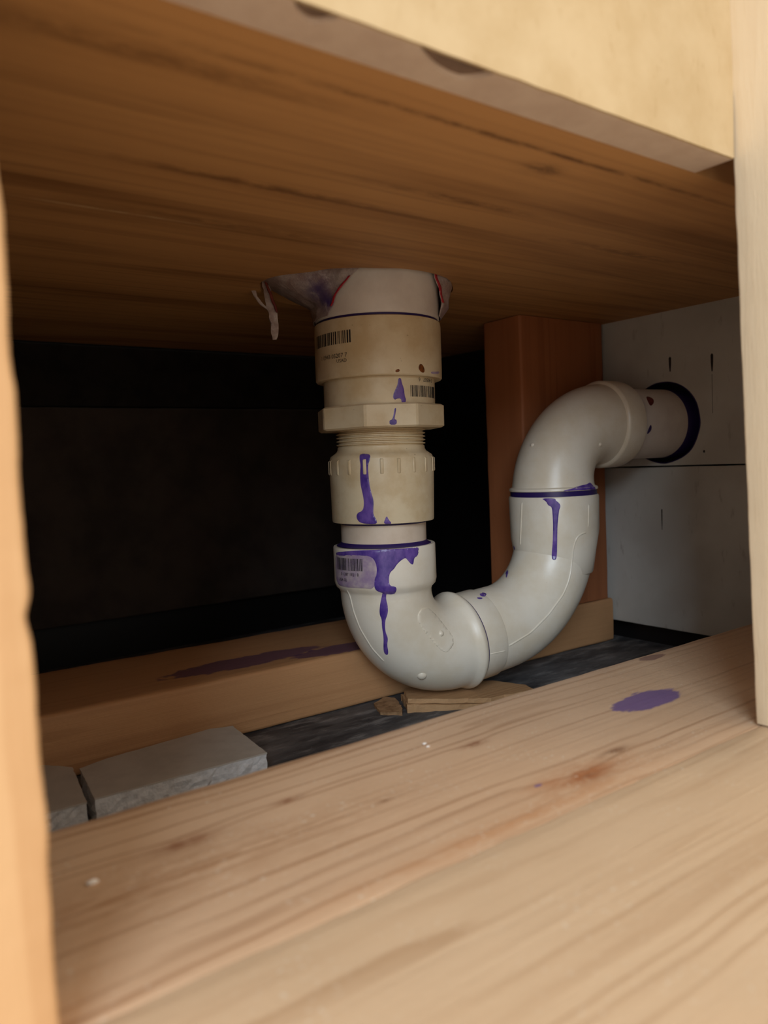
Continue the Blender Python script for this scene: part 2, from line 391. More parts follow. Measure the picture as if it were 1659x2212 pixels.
ol = [(x, 145.35+notch(x)+hwob(x, 4)*.3) for x in [-300+i*20 for i in range(17)]+[40+i*.4 for i in range(546)]]
ol += [(258, 159.2), (-300, 159.2)]
prism('edge_skin', ol, ZC+.1, ZC+1.4, M_hskin, parent=hd)

# ================================================================== REAR BOARDS
ob = (200, 602, -110)
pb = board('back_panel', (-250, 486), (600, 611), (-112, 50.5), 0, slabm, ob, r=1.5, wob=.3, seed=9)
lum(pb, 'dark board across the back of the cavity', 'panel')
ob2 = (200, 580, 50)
lum(board('wall_joist', (-250, 486), (604, 611.5), (51.5, ZC-.3), 0, plain('joist_shadow', lin(40, 34, 30), lin(28, 24, 22), .05, .85, .2), ob2, r=1.5, wob=.3, seed=10), 'strip of framing under the plywood at the back, shadow painted in as near-black', 'board')  # near-black colour stands for the shadow below the plywood

# ================================================================== DRAIN TRAP
AX = Vector((255.3, 353.7, -42.0)); LAT = Vector((.8070, -.5905, 0)); NRM = Vector((.5905, .8070, 0))
LEAN = LAT*.0106
def axp(z): return AX+Vector((0, 0, z+42.0))+LEAN*(z+42.0)
base = (302, 347, FLOOR+6)
dr = empty('drain_trap', base); meta(dr, 'white plastic drain pipe and trap smeared with purple primer', 'drain pipe')
UP = Vector((LEAN.x, LEAN.y, 1)).normalized(); SIDE0 = NRM
def lathe(name, prof, mat, parent=dr, seg=128, smooth=38): # prof: (z, r) down the stack
    return sweep(name, [(axp(z), r, -UP) for z, r in prof], mat, parent, SIDE0, seg, True, smooth=smooth)
hub = lathe('upper_hub', [(150, 34.2), (79.5, 34.7), (78.2, 34.5), (77.6, 34)], M_pvc_hub)
lathe('primer_joint', [(78, 33.6), (75, 33.8)], M_purple_d)
cpl = lathe('coupling', [(76.4, 34.2), (76.0, 35.0), (74, 35.3), (50, 35.4), (45.8, 35.3), (45.2, 34.8), (45.2, 31)], M_pvc_old)
bsh = lathe('bushing', [(50, 31.2), (31.2, 31.2), (30.6, 31), (30, 30)], M_pvc_old)
# eight-sided collar
def collar():
    verts = []; faces = []; n = 8; R = 36.2
    z0, z1 = 18.2, 31.0
    seq = [(z1, R-1.6), (z1-.9, R), (z0+.9, R), (z0, R-1.4), (z0-.01, 25), ]
    seq = [(z1, 25)]+seq
    for z, r in seq:
        for k in range(n):
            a = math.radians(-12+45*k)
            for da in (-.022, .022): verts.append(axp(z)+LAT*(r*math.sin(a+da))-NRM*(r*math.cos(a+da)))
    m2 = 2*n
    for i in range(len(seq)-1):
        for k in range(m2): faces.append((i*m2+k, i*m2+(k+1) % m2, (i+1)*m2+(k+1) % m2, (i+1)*m2+k))
    return mesh('collar', verts, faces, M_pvc_old, dr, smooth=0)
col = collar()
th = [(19.5, 23)]
for k in range(5):
    z = 18.6-k*1.9; th += [(z, 23.7), (z-.5, 25.1), (z-.9, 25.1), (z-1.4, 23.7)]
th += [(9.0, 24.5), (7.4, 24.7), (6.2, 25.4), (5.0, 27.0), (3.9, 28.6), (2.6, 29.1)]
nk = lathe('threaded_neck', th, M_pvc_old)
adp = lathe('adapter', [(2.6, 29.1), (1.2, 29.4), (-5, 29.5), (-31.9, 28.9), (-32.7, 28.6), (-32.9, 24)], M_pvc_old)
for k in range(20):
    a = math.radians(.5+18*k)
    d = LAT*math.sin(a)-NRM*math.cos(a); t = LAT*math.cos(a)+NRM*math.sin(a)
    v = []
    for z, h in ((2.2, -.1), (1.6, .75), (-5.4, .75), (-6.3, -.2)):
        for s, hh in ((-.95, -.5), (-.6, 0), (.6, 0), (.95, -.5)): v.append(axp(z)+d*(29.4+h+hh*.9)+t*s)
    f = []
    for i in range(3):
        for j in range(3): f.append((i*4+j, i*4+j+1, i*4+j+5, i*4+j+4))
    mesh('rib', v, f, M_pvc_old, adp, smooth=50)
lathe('primer_joint', [(-32.5, 26), (-33.5, 24.7), (-34, 24.3)], M_purple_d)
lathe('primer_joint', [(-44.0, 24.3), (-45, 24.9), (-46.0, 27.0)], M_purple_d)
stub = lathe('stub_pipe', [(-30, 24.2), (-56, 24.2)], plain('beige_pvc', lin(216, 198, 178), lin(204, 184, 162), .06, .4, .45))

# planar trap
TD = Vector((383.7-255.3, 340.7-353.7, 0)).normalized(); TN = Vector((-TD.y, TD.x, 0))
def tp(s, z): return Vector((AX.x, AX.y, 0))+TD*s+Vector((0, 0, z))
def arc(path, s, z, head, turn, R, r0, r1, n=26, dip=0):
    """head: heading in degrees from +s towards +z; left turn positive"""
    h0 = math.radians(head); sg = 1 if turn > 0 else -1
    cs, cz = s-sg*R*math.sin(h0), z+sg*R*math.cos(h0)
    for i in range(1, n+1):
        h = h0+math.radians(turn)*i/n; r = r0+(r1-r0)*i/n-dip*math.sin(math.pi*i/n)
        path.append((tp(cs+sg*R*math.sin(h), cz-sg*R*math.cos(h)), r, TD*math.cos(h)+Vector((0, 0, math.sin(h)))))
    h = h0+math.radians(turn); return cs+sg*R*math.sin(h), cz-sg*R*math.cos(h), head+turn
def run(path, s, z, head, steps):
    h = math.radians(head)
    for (d, r) in steps: path.append((tp(s+d*math.cos(h), z+d*math.sin(h)), r, TD*math.cos(h)+Vector((0, 0, math.sin(h)))))
    d = steps[-1][0]; return s+d*math.cos(h), z+d*math.sin(h)
# lower elbow
E1 = []
run(E1, 0, -46.2, -90, [(3, 24.3), (0, 24.6), (0, 28.7), (.5, 29.0), (20, 29.1), (22.5, 28.4), (24.3, 26.6), (25.8, 26.0)])
s, z, h = arc(E1, 0, -72, -90, 96, 38.0, 26.0, 27.6, dip=.9)
s, z = run(E1, s, z, h, [(1, 27.9), (2.6, 28.6), (4.4, 29.7), (5.2, 29.9), (6.2, 29.8), (7.4, 29.3), (8.4, 28.4), (9.0, 27.4), (9.0, 26.0)])
elb = sweep('lower_elbow', E1, M_pvc, dr, TN)
J = []
s, z = run(J, s, z, h, [(-6, 26.8), (.2, 26.8), (.3, 27.3), (14.2, 27.3), (14.8, 27.0), (15.0, 26.4), (28, 26.2)])
s, z, h = arc(J, s, z, h, 84, 56.0, 26.2, 25.6, 40, dip=.5)
JS = (s, z)
run(J, s, z, 90, [(2, 25.6), (20, 25.6), (24.6, 25.0)])
jb = sweep('trap_bend', J, M_pvc, dr, TN)
ztop = z+24.6
def socket():
    n = 96; v = []; f = []
    for lev in range(7):
        for k in range(n):
            a = 2*math.pi*k/n; d = TD*math.cos(a)+TN*math.sin(a); rt = max(0, min(1, (math.cos(a)-.45)/.4)); rt = rt*rt*(3-2*rt)
            zb = z-25+29*rt; r = 28.8; k_ = 1-rt
            zz, rr = ((zb-.8, 24.0), (zb, 24.9+2.3*rt), (zb+.9+10*k_, 28.3-1.9*k_), (zb+2.2+20*k_, r-.6*k_), (ztop-1.2, r), (ztop-.2, r-.5), (ztop, 25))[lev]
            v.append(tp(s, zz)+d*rr)
    for i in range(6):
        for k in range(n): f.append((i*n+k, i*n+(k+1) % n, (i+1)*n+(k+1) % n, (i+1)*n+k))
    return mesh('socket', v, f, M_pvc, dr, smooth=45)
sck = socket()
run2 = []
RS = s
sweep('primer_joint', [(tp(RS, ztop-.4), 27.6, (0, 0, 1)), (tp(RS, ztop+3.6), 27.6, (0, 0, 1))], M_purple_d, dr, TN)
U = []
run(U, RS, ztop+3.0, 90, [(0, 26.4), (.1, 28.0), (.5, 28.4), (1.8, 28.2), (2.6, 26.6)])
s, z, h = arc(U, RS, ztop+5.0, 90, -90, 40.0, 26.4, 27.2, dip=2.3)
run(U, s, z, h, [(.3, 27.8), (1.2, 29.0), (2.2, 29.4), (15.0, 29.2), (16.5, 28.9), (17, 28.2), (17.1, 24.3)])
uel = sweep('upper_elbow', U, M_pvc_hub if False else M_pvc, dr, TN)
ZO = z
sx_ = (WX-2.2-AX.x)/TD.x
sweep('primer_joint', [(tp(sx_, z), 24.25, TD), (tp(sx_+.3, z), 24.4, TD), (tp(sx_+16, z), 24.4, TD)], M_purple_d, dr, TN)
out = sweep('outlet_pipe', [(tp(s+14, z), 24.2, TD), (tp(s+95, z), 24.2, TD)], M_pvc_hub, dr, TN)
#@@DECAL
# paint, ridges and print on the drain: outlines in mm across the stack (from its axis) and in height
DECALS = {
    'drip_adapter': [(-10.9,4.4),(-10.0,5.1),(-5.0,4.8),(-5.4,1.7),(-6.6,-0.8),(-6.6,-5.1),(-6.4,-10.1),(-5.5,-15.7),(-4.3,-20.1),(-4.8,-25.1),(-4.8,-27.6),(-3.3,-30.2),(-3.1,-32.6),(-8.7,-32.4),(-12.2,-31.6),(-13.7,-30.0),(-14.1,-28.1),(-13.2,-26.2),(-11.0,-25.5),(-9.9,-23.7),(-9.6,-20.0),(-10.2,-15.6),(-11.1,-11.2),(-11.0,-4.9),(-10.5,-0.6),(-11.0,1.9)],
    'drip_small': [(0.3,-32.6),(1.1,-30.3),(2.2,-28.2),(3.1,-30.4),(4.7,-32.4),(3.8,-32.7)],
    'hub_smear': [(-27.2,-49.1),(-23.9,-48.0),(-9.5,-49.2),(-5.7,-50.8),(-4.2,-55.2),(-4.6,-60.3),(-5.7,-61.5),(-6.2,-67.6),(-12.8,-67.0),(-24.9,-67.4),(-27.0,-65.9),(-27.9,-60.3)],
    'hub_paint': [(-26.4,-48.6),(-11.9,-46.9),(0.7,-46.3),(12.0,-46.3),(17.2,-46.5),(18.7,-48.8),(17.9,-51.2),(16.0,-51.9),(15.5,-55.3),(14.5,-55.5),(13.3,-54.1),(12.1,-52.4),(11.2,-51.4),(8.6,-52.7),(6.3,-54.8),(5.0,-56.9),(2.7,-58.6),(1.9,-61.8),(2.1,-65.9),(5.5,-66.4),(5.9,-68.4),(4.7,-70.9),(1.6,-71.0),(-2.2,-69.8),(-6.2,-67.6),(-5.7,-61.5),(-4.6,-60.3),(-4.2,-55.2),(-5.7,-50.8),(-9.5,-49.2),(-17.1,-48.5),(-26.1,-49.0)],
    'hub_band': [(-27.1,-48.5),(-19.0,-47.0),(-11.9,-46.4),(0.7,-46.2),(12.1,-46.2),(18.5,-46.2),(18.8,-48.8),(11.9,-48.9),(0.6,-49.4),(-12.0,-49.4),(-19.2,-49.5),(-26.5,-50.6)],
    'hub_trickle': [(-1.6,-68.8),(0.7,-68.9),(-0.2,-72.9),(0.9,-78.1),(0.5,-81.8),(-1.1,-85.5),(-1.3,-91.6),(0.2,-95.6),(-0.6,-99.6),(0.0,-103.8),(-0.4,-105.9),(-1.9,-105.7),(-2.8,-103.0),(-2.2,-94.8),(-3.0,-88.5),(-2.8,-84.7),(-4.0,-81.7),(-3.6,-77.2),(-2.5,-72.8)],
    'bushing_drip': [(11.3,43.8),(12.7,43.8),(13.0,41.4),(14.1,38.1),(14.2,34.8),(15.0,32.4),(14.2,30.4),(12.6,30.4),(12.3,33.2),(10.2,33.2),(8.9,32.4),(7.8,34.1),(9.1,37.3),(10.5,39.7),(11.0,42.2)],
    'collar_drip': [(8.5,28.0),(9.5,28.0),(9.2,26.1),(8.2,22.1),(9.5,22.1),(9.4,19.4),(5.7,19.4),(5.6,21.8),(7.2,22.1),(8.2,25.8)],
    'rust_spot': [(22.9,51.2),(24.6,50.5),(25.6,47.7),(24.8,46.2),(23.1,46.8),(21.9,48.7)],
    'rust_small': [(9.5,47.2),(11.6,48.3),(12.3,46.9),(10.3,46.1)],
    'upper_patch': [(111.1,-22.6),(111.9,-21.7),(116.8,-21.0),(122.7,-19.4),(128.6,-18.8),(130.4,-17.8),(132.1,-18.8),(134.1,-21.1),(134.5,-22.5),(133.3,-22.5),(125.5,-22.6),(112.2,-22.6)],
    'riser_drip': [(97.9,-26.2),(106.4,-26.5),(106.4,-27.7),(108.7,-29.5),(109.4,-31.5),(108.4,-33.6),(107.9,-37.5),(107.2,-43.3),(106.8,-53.0),(106.8,-62.9),(105.7,-65.0),(103.9,-64.7),(103.5,-62.8),(104.2,-52.9),(104.6,-43.2),(104.4,-35.4),(104.0,-31.5),(102.0,-30.8),(100.9,-28.1)],
    'spot_a': [(77.7,-74.3),(78.6,-72.5),(78.3,-72.6),(77.0,-74.1)],
    'spot_b': [(56.2,-81.3),(59.9,-81.6),(60.9,-82.4),(58.5,-83.0),(56.2,-82.4)],
    'spot_c': [(53.6,-82.8),(57.3,-83.1),(57.2,-83.8),(54.6,-83.7)],
    'spot_d': [(84.3,-58.5),(83.8,-57.2),(84.1,-59.9),(84.5,-60.4)],
    'outlet_mark': [(176.9,11.1),(177.7,14.3),(179.9,18.3),(180.9,15.4),(179.6,12.7)],
    'outlet_red': [(179.9,37.4),(185.2,36.1),(185.2,32.6),(181.0,29.6),(179.8,33.5)],
    'size_plate': [(16.8,-88.7),(16.6,-84.2),(18.6,-81.3),(21.8,-81.0),(24.9,-83.0),(35.2,-97.1),(36.9,-100.6),(36.7,-104.1),(33.8,-107.0),(31.0,-107.2),(28.4,-105.3),(21.1,-95.4)],
    'nub_plate': [(29.6,-96.7)],
    'nub_low': [(18.2,-120.7)],
    'nub_ua': [(96.3,7.3)],
    'nub_ub': [(139.7,5.5)],
    'seam_bend': [(125.8,-48.8),(121.9,-49.3),(118.9,-51.6),(117.1,-57.1),(116.3,-65.0),(115.1,-72.7),(113.0,-79.1),(108.9,-86.3),(98.3,-96.9),(85.7,-105.6),(71.0,-111.0)],
    'seam_insert': [(68.7,-113.4),(56.7,-113.4)],
    'seam_hub_l': [(87.7,-28.6),(87.1,-41.2),(86.4,-56.3)],
    'seam_hub_r': [(128.2,-31.1),(127.5,-45.6)],
    'seam_elbow': [(-21.7,-68.5),(-19.9,-72.2),(-18.2,-81.1),(-15.0,-90.9),(-8.8,-102.7),(-2.5,-110.6)],
}
def project(targets):
    vs_ = []; fs_ = []
    for o in targets:
        v, f = GEO[o]; b = len(vs_); vs_ += v; fs_ += [[i+b for i in q] for q in f]
    t = BVHTree.FromPolygons(vs_, fs_)
    def hit(s, z):
        p = Vector((AX.x, AX.y, 0))+LAT*s+Vector((0, 0, z))
        h, n, i, d = t.ray_cast(p-NRM*300, NRM)
        if h is None: h, n, i, d = t.find_nearest(p-NRM*20)
        if n.dot(NRM) > 0: n = -n
        return h, n
    return hit
def smoothpoly(pts, it=2):
    for _ in range(it):
        q = []
        for i, a in enumerate(pts):
            b = pts[(i+1) % len(pts)]
            q += [(a[0]*.75+b[0]*.25, a[1]*.75+b[1]*.25), (a[0]*.25+b[0]*.75, a[1]*.25+b[1]*.75)]
        pts = q
    return pts
def decal(name, parent, targets, pts, mat, h=.16, grid=1.0, it=2, inset=.3):
    pts = smoothpoly(pts, it)
    bm = bmesh.new(); f = bm.faces.new([bm.verts.new((a, b, 0)) for a, b in pts])
    bmesh.ops.recalc_face_normals(bm, faces=[f])
    bmesh.ops.triangulate(bm, faces=bm.faces[:])
    for ax_ in (0, 1):
        lo = min(v.co[ax_] for v in bm.verts); hi = max(v.co[ax_] for v in bm.verts); g = lo+grid*.5
        while g < hi:
            co = Vector((0, 0, 0)); no = Vector((0, 0, 0)); co[ax_] = g; no[ax_] = 1
            bmesh.ops.bisect_plane(bm, geom=bm.verts[:]+bm.edges[:]+bm.faces[:], plane_co=co, plane_no=no, dist=1e-5); g += grid
    bmesh.ops.triangulate(bm, faces=bm.faces[:])
    hit = project(targets); bm.verts.index_update(); vv = []
    for v in bm.verts:
        p, n = hit(v.co.x, v.co.y)
        vv.append(p-Vector(n)*0+Vector(n)*(-.02 if v.is_boundary and h > .3 else (.05 if v.is_boundary else h)))
    ff = [[v.index for v in q.verts] for q in bm.faces]; bm.free()
    return mesh(name, vv, ff, mat, parent, smooth=70)
def ridge(name, parent, targets, line, mat, w=.8, h=.35):
    pts = []
    for a, b in zip(line, line[1:]):
        n = max(1, int(math.hypot(b[0]-a[0], b[1]-a[1])/1.2))
        pts += [(a[0]+(b[0]-a[0])*k/n, a[1]+(b[1]-a[1])*k/n) for k in range(n)]
    pts.append(line[-1])
    for _ in range(3): pts = [pts[0]]+[tuple((pts[i-1][k]+2*pts[i][k]+pts[i+1][k])/4 for k in (0, 1)) for i in range(1, len(pts)-1)]+[pts[-1]]
    hit = project(targets); v = []; f = []
    P = [hit(*p) for p in pts]
    for i, (p, n) in enumerate(P):
        t = (P[min(i+1, len(P)-1)][0]-P[max(i-1, 0)][0]).normalized(); sd = t.cross(n).normalized(); e = 0 if i in (0, len(P)-1) else h
        v += [p-sd*w-n*.1, p-sd*w*.35+n*e, p+sd*w*.35+n*e, p+sd*w-n*.1]
    for i in range(len(P)-1):
        for j in range(3): f.append((i*4+j, i*4+j+1, i*4+j+5, i*4+j+4))
    return mesh(name, v, f, mat, parent, smooth=80)
def nub(parent, targets, pt, r, h, mat):
    p, n = project(targets)(*pt); a = n.orthogonal().normalized(); b = n.cross(a); v = [p+n*h]; f = []; N = 16
    for q, k in ((.45, .85), (.8, .5), (1, -.1)):
        v += [p+n*h*k+(a*math.cos(2*math.pi*i/N)+b*math.sin(2*math.pi*i/N))*r*q for i in range(N)]
    f = [(0, 1+i, 1+(i+1) % N) for i in range(N)]
    for L_ in range(2): f += [(1+L_*N+i, 1+(L_+1)*N+i, 1+(L_+1)*N+(i+1) % N, 1+L_*N+(i+1) % N) for i in range(N)]
    return mesh('moulding_nub', v, f, mat, parent, smooth=60)
D = DECALS
decal('primer_drip', adp, [adp, nk], D['drip_adapter'], M_purple); decal('primer_drip', adp, [adp], D['drip_small'], M_purple)
decal('primer_smear', elb, [elb], D['hub_smear'], M_smear, h=.1, it=1); decal('primer_drip', elb, [elb], D['hub_paint'], M_purple, h=.22)
decal('primer_band', elb, [elb], D['hub_band'], M_purple, h=.2, it=1)
decal('primer_drip', elb, [elb], D['hub_trickle'], M_purple, h=.3, grid=.7)
decal('primer_drip', bsh, [bsh], D['bushing_drip'], M_purple, grid=.8); decal('primer_drip', col, [col], D['collar_drip'], M_purple, grid=.8, it=1)
decal('rust_spot', cpl, [cpl], D['rust_spot'], M_rust, grid=.8); decal('rust_spot', cpl, [cpl], D['rust_small'], M_rust, grid=.8)
decal('primer_patch', uel, [uel], D['upper_patch'], M_purple, h=.25); decal('primer_drip', jb, [jb, sck], D['riser_drip'], M_purple, h=.25, grid=.6)
for k in 'abcd': decal('primer_spot', jb, [jb, sck], D['spot_'+k], M_purple, grid=.6)
decal('primer_spot', out, [uel, out], D['outlet_mark'], M_purple_d, grid=.8)
M_red = plain('red_primer', lin(120, 40, 34), lin(90, 30, 30), .3, .5)
decal('red_mark', out, [uel, out], D['outlet_red'], M_red, grid=.8)
M_pvc_bump = M_pvc
decal('size_plate', elb, [elb], D['size_plate'], M_pvc, h=.55, grid=1.2)
nub(elb, [elb], D['nub_plate'][0], 2.0, 1.6, M_pvc); nub(elb, [elb], D['nub_low'][0], 2.8, 1.3, M_pvc)
nub(uel, [uel], D['nub_ua'][0], 1.6, 1.0, M_pvc); nub(uel, [uel], D['nub_ub'][0], 1.6, 1.0, M_pvc)
ridge('mould_seam', jb, [jb, sck], D['seam_bend'], M_pvc, .7, .5); ridge('mould_seam', jb, [jb], D['seam_insert'], M_pvc, .5, .3)
ridge('mould_seam', sck, [sck], D['seam_hub_l'], M_pvc, .5, .45); ridge('mould_seam', sck, [sck], D['seam_hub_r'], M_pvc, .5, .45)
ridge('mould_seam', elb, [elb], D['seam_elbow'], M_pvc, .6, .4)

# printed barcodes and codes, wrapped round their cylinders
def wrap(name, polys, z0, th0, r, parent, mat=M_ink, tilt=0.0):
    """polys: flat outlines in (arc mm, height mm) relative to angle th0 (0 faces the opening) and height z0"""
    v = []; f = []
    for poly in polys:
        b = len(v)
        for (x_, y_) in poly:
            a = math.radians(th0)+x_/r; zz = z0+y_+x_*tilt
            v.append(axp(zz)+LAT*(r*math.sin(a))-NRM*(r*math.cos(a)))
        f.append(tuple(range(b, len(v))))
    return mesh(name, v, f, mat, parent, smooth=0)
def bars(w, h, seed, cut=0):
    rnd = random.Random(seed); x_ = -w/2; out_ = []
    while x_ < w/2:
        b = rnd.choice((.28, .28, .55, .55, .85)); lo = -h/2
        n = 2
        out_.append([(x_, lo), (x_+b, lo), (x_+b, h/2), (x_, h/2)]); x_ += b+rnd.choice((.3, .3, .6, .8))
    return out_
def text(body, size, flip=False, cx=0, cy=0):
    c = bpy.data.curves.new('print', 'FONT'); c.body = body; c.size = 1; c.align_x = 'CENTER'; c.resolution_u = 2
    o = bpy.data.objects.new('print', c); COL.objects.link(o); bpy.context.view_layer.update()
    me = o.to_mesh(); pl = [[(me.vertices[i].co.x*size, me.vertices[i].co.y*size) for i in p.vertices] for p in me.polygons]
    o.to_mesh_clear(); bpy.data.objects.remove(o); bpy.data.curves.remove(c)
    s_ = -1 if flip else 1
    return [[(cx+s_*a, cy+s_*b) for a, b in p] for p in pl]
wrap('barcode', bars(29, 6.6, 3), 66.2, -45.5, 35.55, cpl)
wrap('printed_code', text('1 0943 05207 7', 3.2, cx=1.5)+text('USAD', 2.6, cx=8, cy=-2.6), 55.8, -45.5, 35.55, cpl)
wrap('barcode', bars(25, 6.0, 8), 37.2, 55, 31.35, bsh)
wrap('printed_code', text('0 40507   6', 2.9, True, 0, 1), 43.3, 55, 31.35, bsh)
wrap('barcode', bars(20, 6.6, 5), -54.4, -42.5, 29.42, elb)
wrap('printed_code', text('0 1287 1921 8', 2.3, cx=.5)+text('USA 02', 2.3, cx=-5, cy=-3.2), -60.6, -42.5, 29.42, elb)
# purple line round the elbow exit
pe, te = E1[-1][0], E1[-1][2]
sweep('primer_joint', [(Vector(pe)-Vector(te)*.3, 27.5, te), (Vector(pe)+Vector(te)*.5, 27.5, te)], M_purple_d, dr, TN)
# uneven cured primer lip under the coupling
decal('primer_spot', cpl, [cpl], [(29, 46.2), (33.5, 46.4), (34.3, 48.4), (31.5, 47.6), (29, 47.4)], M_smear, h=.5, grid=.8)

# ================================================================== PLASTIC WRAP round the pipe where it leaves the plywood
ow = tuple(axp(98))
wrp = empty('plastic_wrap', (ow[0], ow[1], 78)); meta(wrp, 'torn milky plastic wrap with red edging and purple stain around the pipe below the plywood', 'plastic wrap')
m = Mat('milky_plastic', .3, .5); x, y, z = m.pos((ow[0], ow[1], 78))
c = m.mix(m.noise(x*.12, y*.12, z*.2, 1, 5, .65).step(.3, .7), lin(212, 196, 190), lin(176, 148, 142))
c = m.mix(m.noise(x*.3, y*.3, z*.3, 1, 4, .7).step(.55, .75)*.5, c, lin(226, 216, 212))
for dth, dz, rx_, rz_, op in ((-52, 93, 8, 7, 1.0), (-44, 85, 6, 5, .95)):
    a = math.radians(dth); q = axp(dz)+LAT*(37*math.sin(a))-NRM*(37*math.cos(a))
    g = safe_sq((x-q.x)/rx_)+safe_sq((y-q.y)/rx_)+safe_sq((z-q.z)/rz_)
    c = m.mix((g*-1.0).exp()*op*m.noise(x*.2, y*.2, z*.2, 1, 4, .6).step(.2, .55), c, lin(62, 40, 120))
a = math.radians(95); q = axp(84)+LAT*(38*math.sin(a))-NRM*(38*math.cos(a))
g = safe_sq((x-q.x)/9.0)+safe_sq((y-q.y)/9.0)+safe_sq((z-q.z)/7.0)
c = m.mix((g*-1.0).exp()*.6, c, lin(110, 80, 130))
m.color(c); m.b.inputs['Transmission Weight'].default_value = .25; m.bump(m.noise(x*.25, y*.25, z*.25, 1, 4, .6), .5, .002); M_film = m.m
def interp(keys, t):
    for (a, b), (c_, d_) in zip(keys, keys[1:]):
        if a <= t <= c_: return b+(d_-b)*(t-a)/(c_-a)
    return keys[0][1] if t < keys[0][0] else keys[-1][1]
def cyl(th, z_, r): a = math.radians(th); return axp(z_)+LAT*(r*math.sin(a))-NRM*(r*math.cos(a))
def skirt(name, e0, e1, prof):
    """film between two torn edges; e0/e1 give the angle of each edge against height"""
    nz, na = 22, 34; v = []; f = []
    for layer in (0, .45):
        for i in range(nz+1):
            z_ = 78.5+34*i/nz
            for j in range(na+1):
                t0, t1 = interp(e0, z_), interp(e1, z_); th = t0+(t1-t0)*j/na
                r = prof(th, z_); w_ = noise.noise(Vector((th*.09, z_*.12, 2)))*min(1, (z_-78)/8)*1.6+noise.noise(Vector((th*.3, z_*.35, 7)))*.5*min(1, (z_-78)/8)
                v.append(cyl(th, z_, r+w_+layer))
    m1 = na+1; b = (nz+1)*m1
    for i in range(nz):
        for j in range(na):
            q = i*m1+j; f += [(q, q+1, q+m1+1, q+m1), (b+q, b+q+1, b+q+m1+1, b+q+m1)]
        f += [(i*m1, (i+1)*m1, b+(i+1)*m1, b+i*m1), (i*m1+na, (i+1)*m1+na, b+(i+1)*m1+na, b+i*m1+na)]
    for j in range(na): f += [(j, j+1, b+j+1, b+j), (nz*m1+j, nz*m1+j+1, b+nz*m1+j+1, b+nz*m1+j)]
    o = mesh(name, v, f, M_film, wrp, smooth=70); return o
EL = [(78.5, -47), (88, -33), (96, -19), (108, 7), (113, 14)]; ER = [(78.5, 74), (90, 66), (100, 56), (109, 47), (113, 44)]
def pl_(th, z_):
    k = max(0, min(1, (-th-38)/30)); return 35.3+max(0, z_-86.5)*(.12+1.45*k)+max(0, z_-80)*.1
def pr_(th, z_):
    k = max(0, min(1, (th-60)/25)); return 35.3+min(z_-78.5, 6)*.75*k+max(0, z_-84)*.12
skl = skirt('film_skirt', [(78.5, -150), (113, -150)], EL, pl_); skr = skirt('film_skirt', ER, [(78.5, 150), (113, 150)], pr_)
M_redp = plain('red_print', lin(176, 40, 52), lin(150, 30, 44), .3, .45)
def edge_strip(parent, E_, prof, dth, w, za, zb):
    v = []; f = []; n = 24
    for i in range(n+1):
        z_ = za+(zb-za)*i/n; th = interp(E_, z_)+dth
        r = prof(th, z_)+1.1+noise.noise(Vector((th*.09, z_*.12, 2)))*min(1, (z_-78)/8)*1.6
        ww = w*(.6+.5*noise.noise(Vector((z_*.3, 1, 1))))
        for d_, rr in ((-ww, 0), (ww, 0), (ww, -1.0), (-ww, -1.0)): v.append(cyl(th+d_, z_, r+rr))
    for i in range(n):
        for j in range(4): f.append((i*4+j, i*4+(j+1) % 4, i*4+4+(j+1) % 4, i*4+4+j))
    mesh('red_edging', v, f, M_redp, parent, smooth=60)
edge_strip(skl, EL, pl_, -1.2, 1.1, 83, 96); edge_strip(skr, ER, pr_, 1.2, 2.0, 85, 112)
def ribbon(name, pts, mat, parent, dep, th=.5):
    """hanging strip: pts = (across, height, half width, depth offset)"""
    P = []
    for a, b in zip(pts, pts[1:]):
        for k in range(6): P.append([a[i]+(b[i]-a[i])*k/6 for i in range(4)])
    P.append(list(pts[-1])); v = []; f = []
    for i, (s_, z_, hw, d_) in enumerate(P):
        c_ = Vector((AX.x, AX.y, z_))+LAT*(s_+noise.noise(Vector((z_*.3, dep, 0)))*.8)+NRM*(dep+d_)
        tw = noise.noise(Vector((z_*.12, dep, 5)))*1.2; dr_ = LAT*math.cos(tw)+NRM*math.sin(tw); nn = NRM*math.cos(tw)-LAT*math.sin(tw)
        for a_, b_ in ((-hw, -th), (-hw*.3, -th*1.6), (hw*.3, -th*1.6), (hw, -th), (hw, th), (-hw, th)): v.append(c_+dr_*a_+nn*b_)
    for i in range(len(P)-1):
        for j in range(6): f.append((i*6+j, i*6+(j+1) % 6, i*6+6+(j+1) % 6, i*6+6+j))
    f += [tuple(range(6)), tuple((len(P)-1)*6+k for k in range(6))]
    return mesh(name, v, f, mat, parent, smooth=60)
fl = ribbon('hanging_flap', [(-61, 112, 1.6, 3), (-59.5, 100, 2.0, 1), (-57.5, 90, 2.2, 0), (-55.8, 82, 2.4, 0), (-55.6, 74, 2.0, 0), (-56, 70.5, 1.0, 0)], M_film, wrp, -4)
ribbon('red_edging', [(-61.5, 111, .5, 1), (-58.5, 100, .7, 0), (-55.5, 91, .8, 0), (-53.6, 85, .4, 0)], plain('red_brown_print', lin(120, 52, 40), lin(100, 36, 34), .3, .5), fl, -6)
ribbon('torn_shred', [(-66, 108, 1.2, 2), (-67.5, 102, 1.6, 0), (-65.5, 95, .9, 0), (-62, 90, 1.1, 0), (-58.5, 87, .6, 0)], M_film, fl, -3)

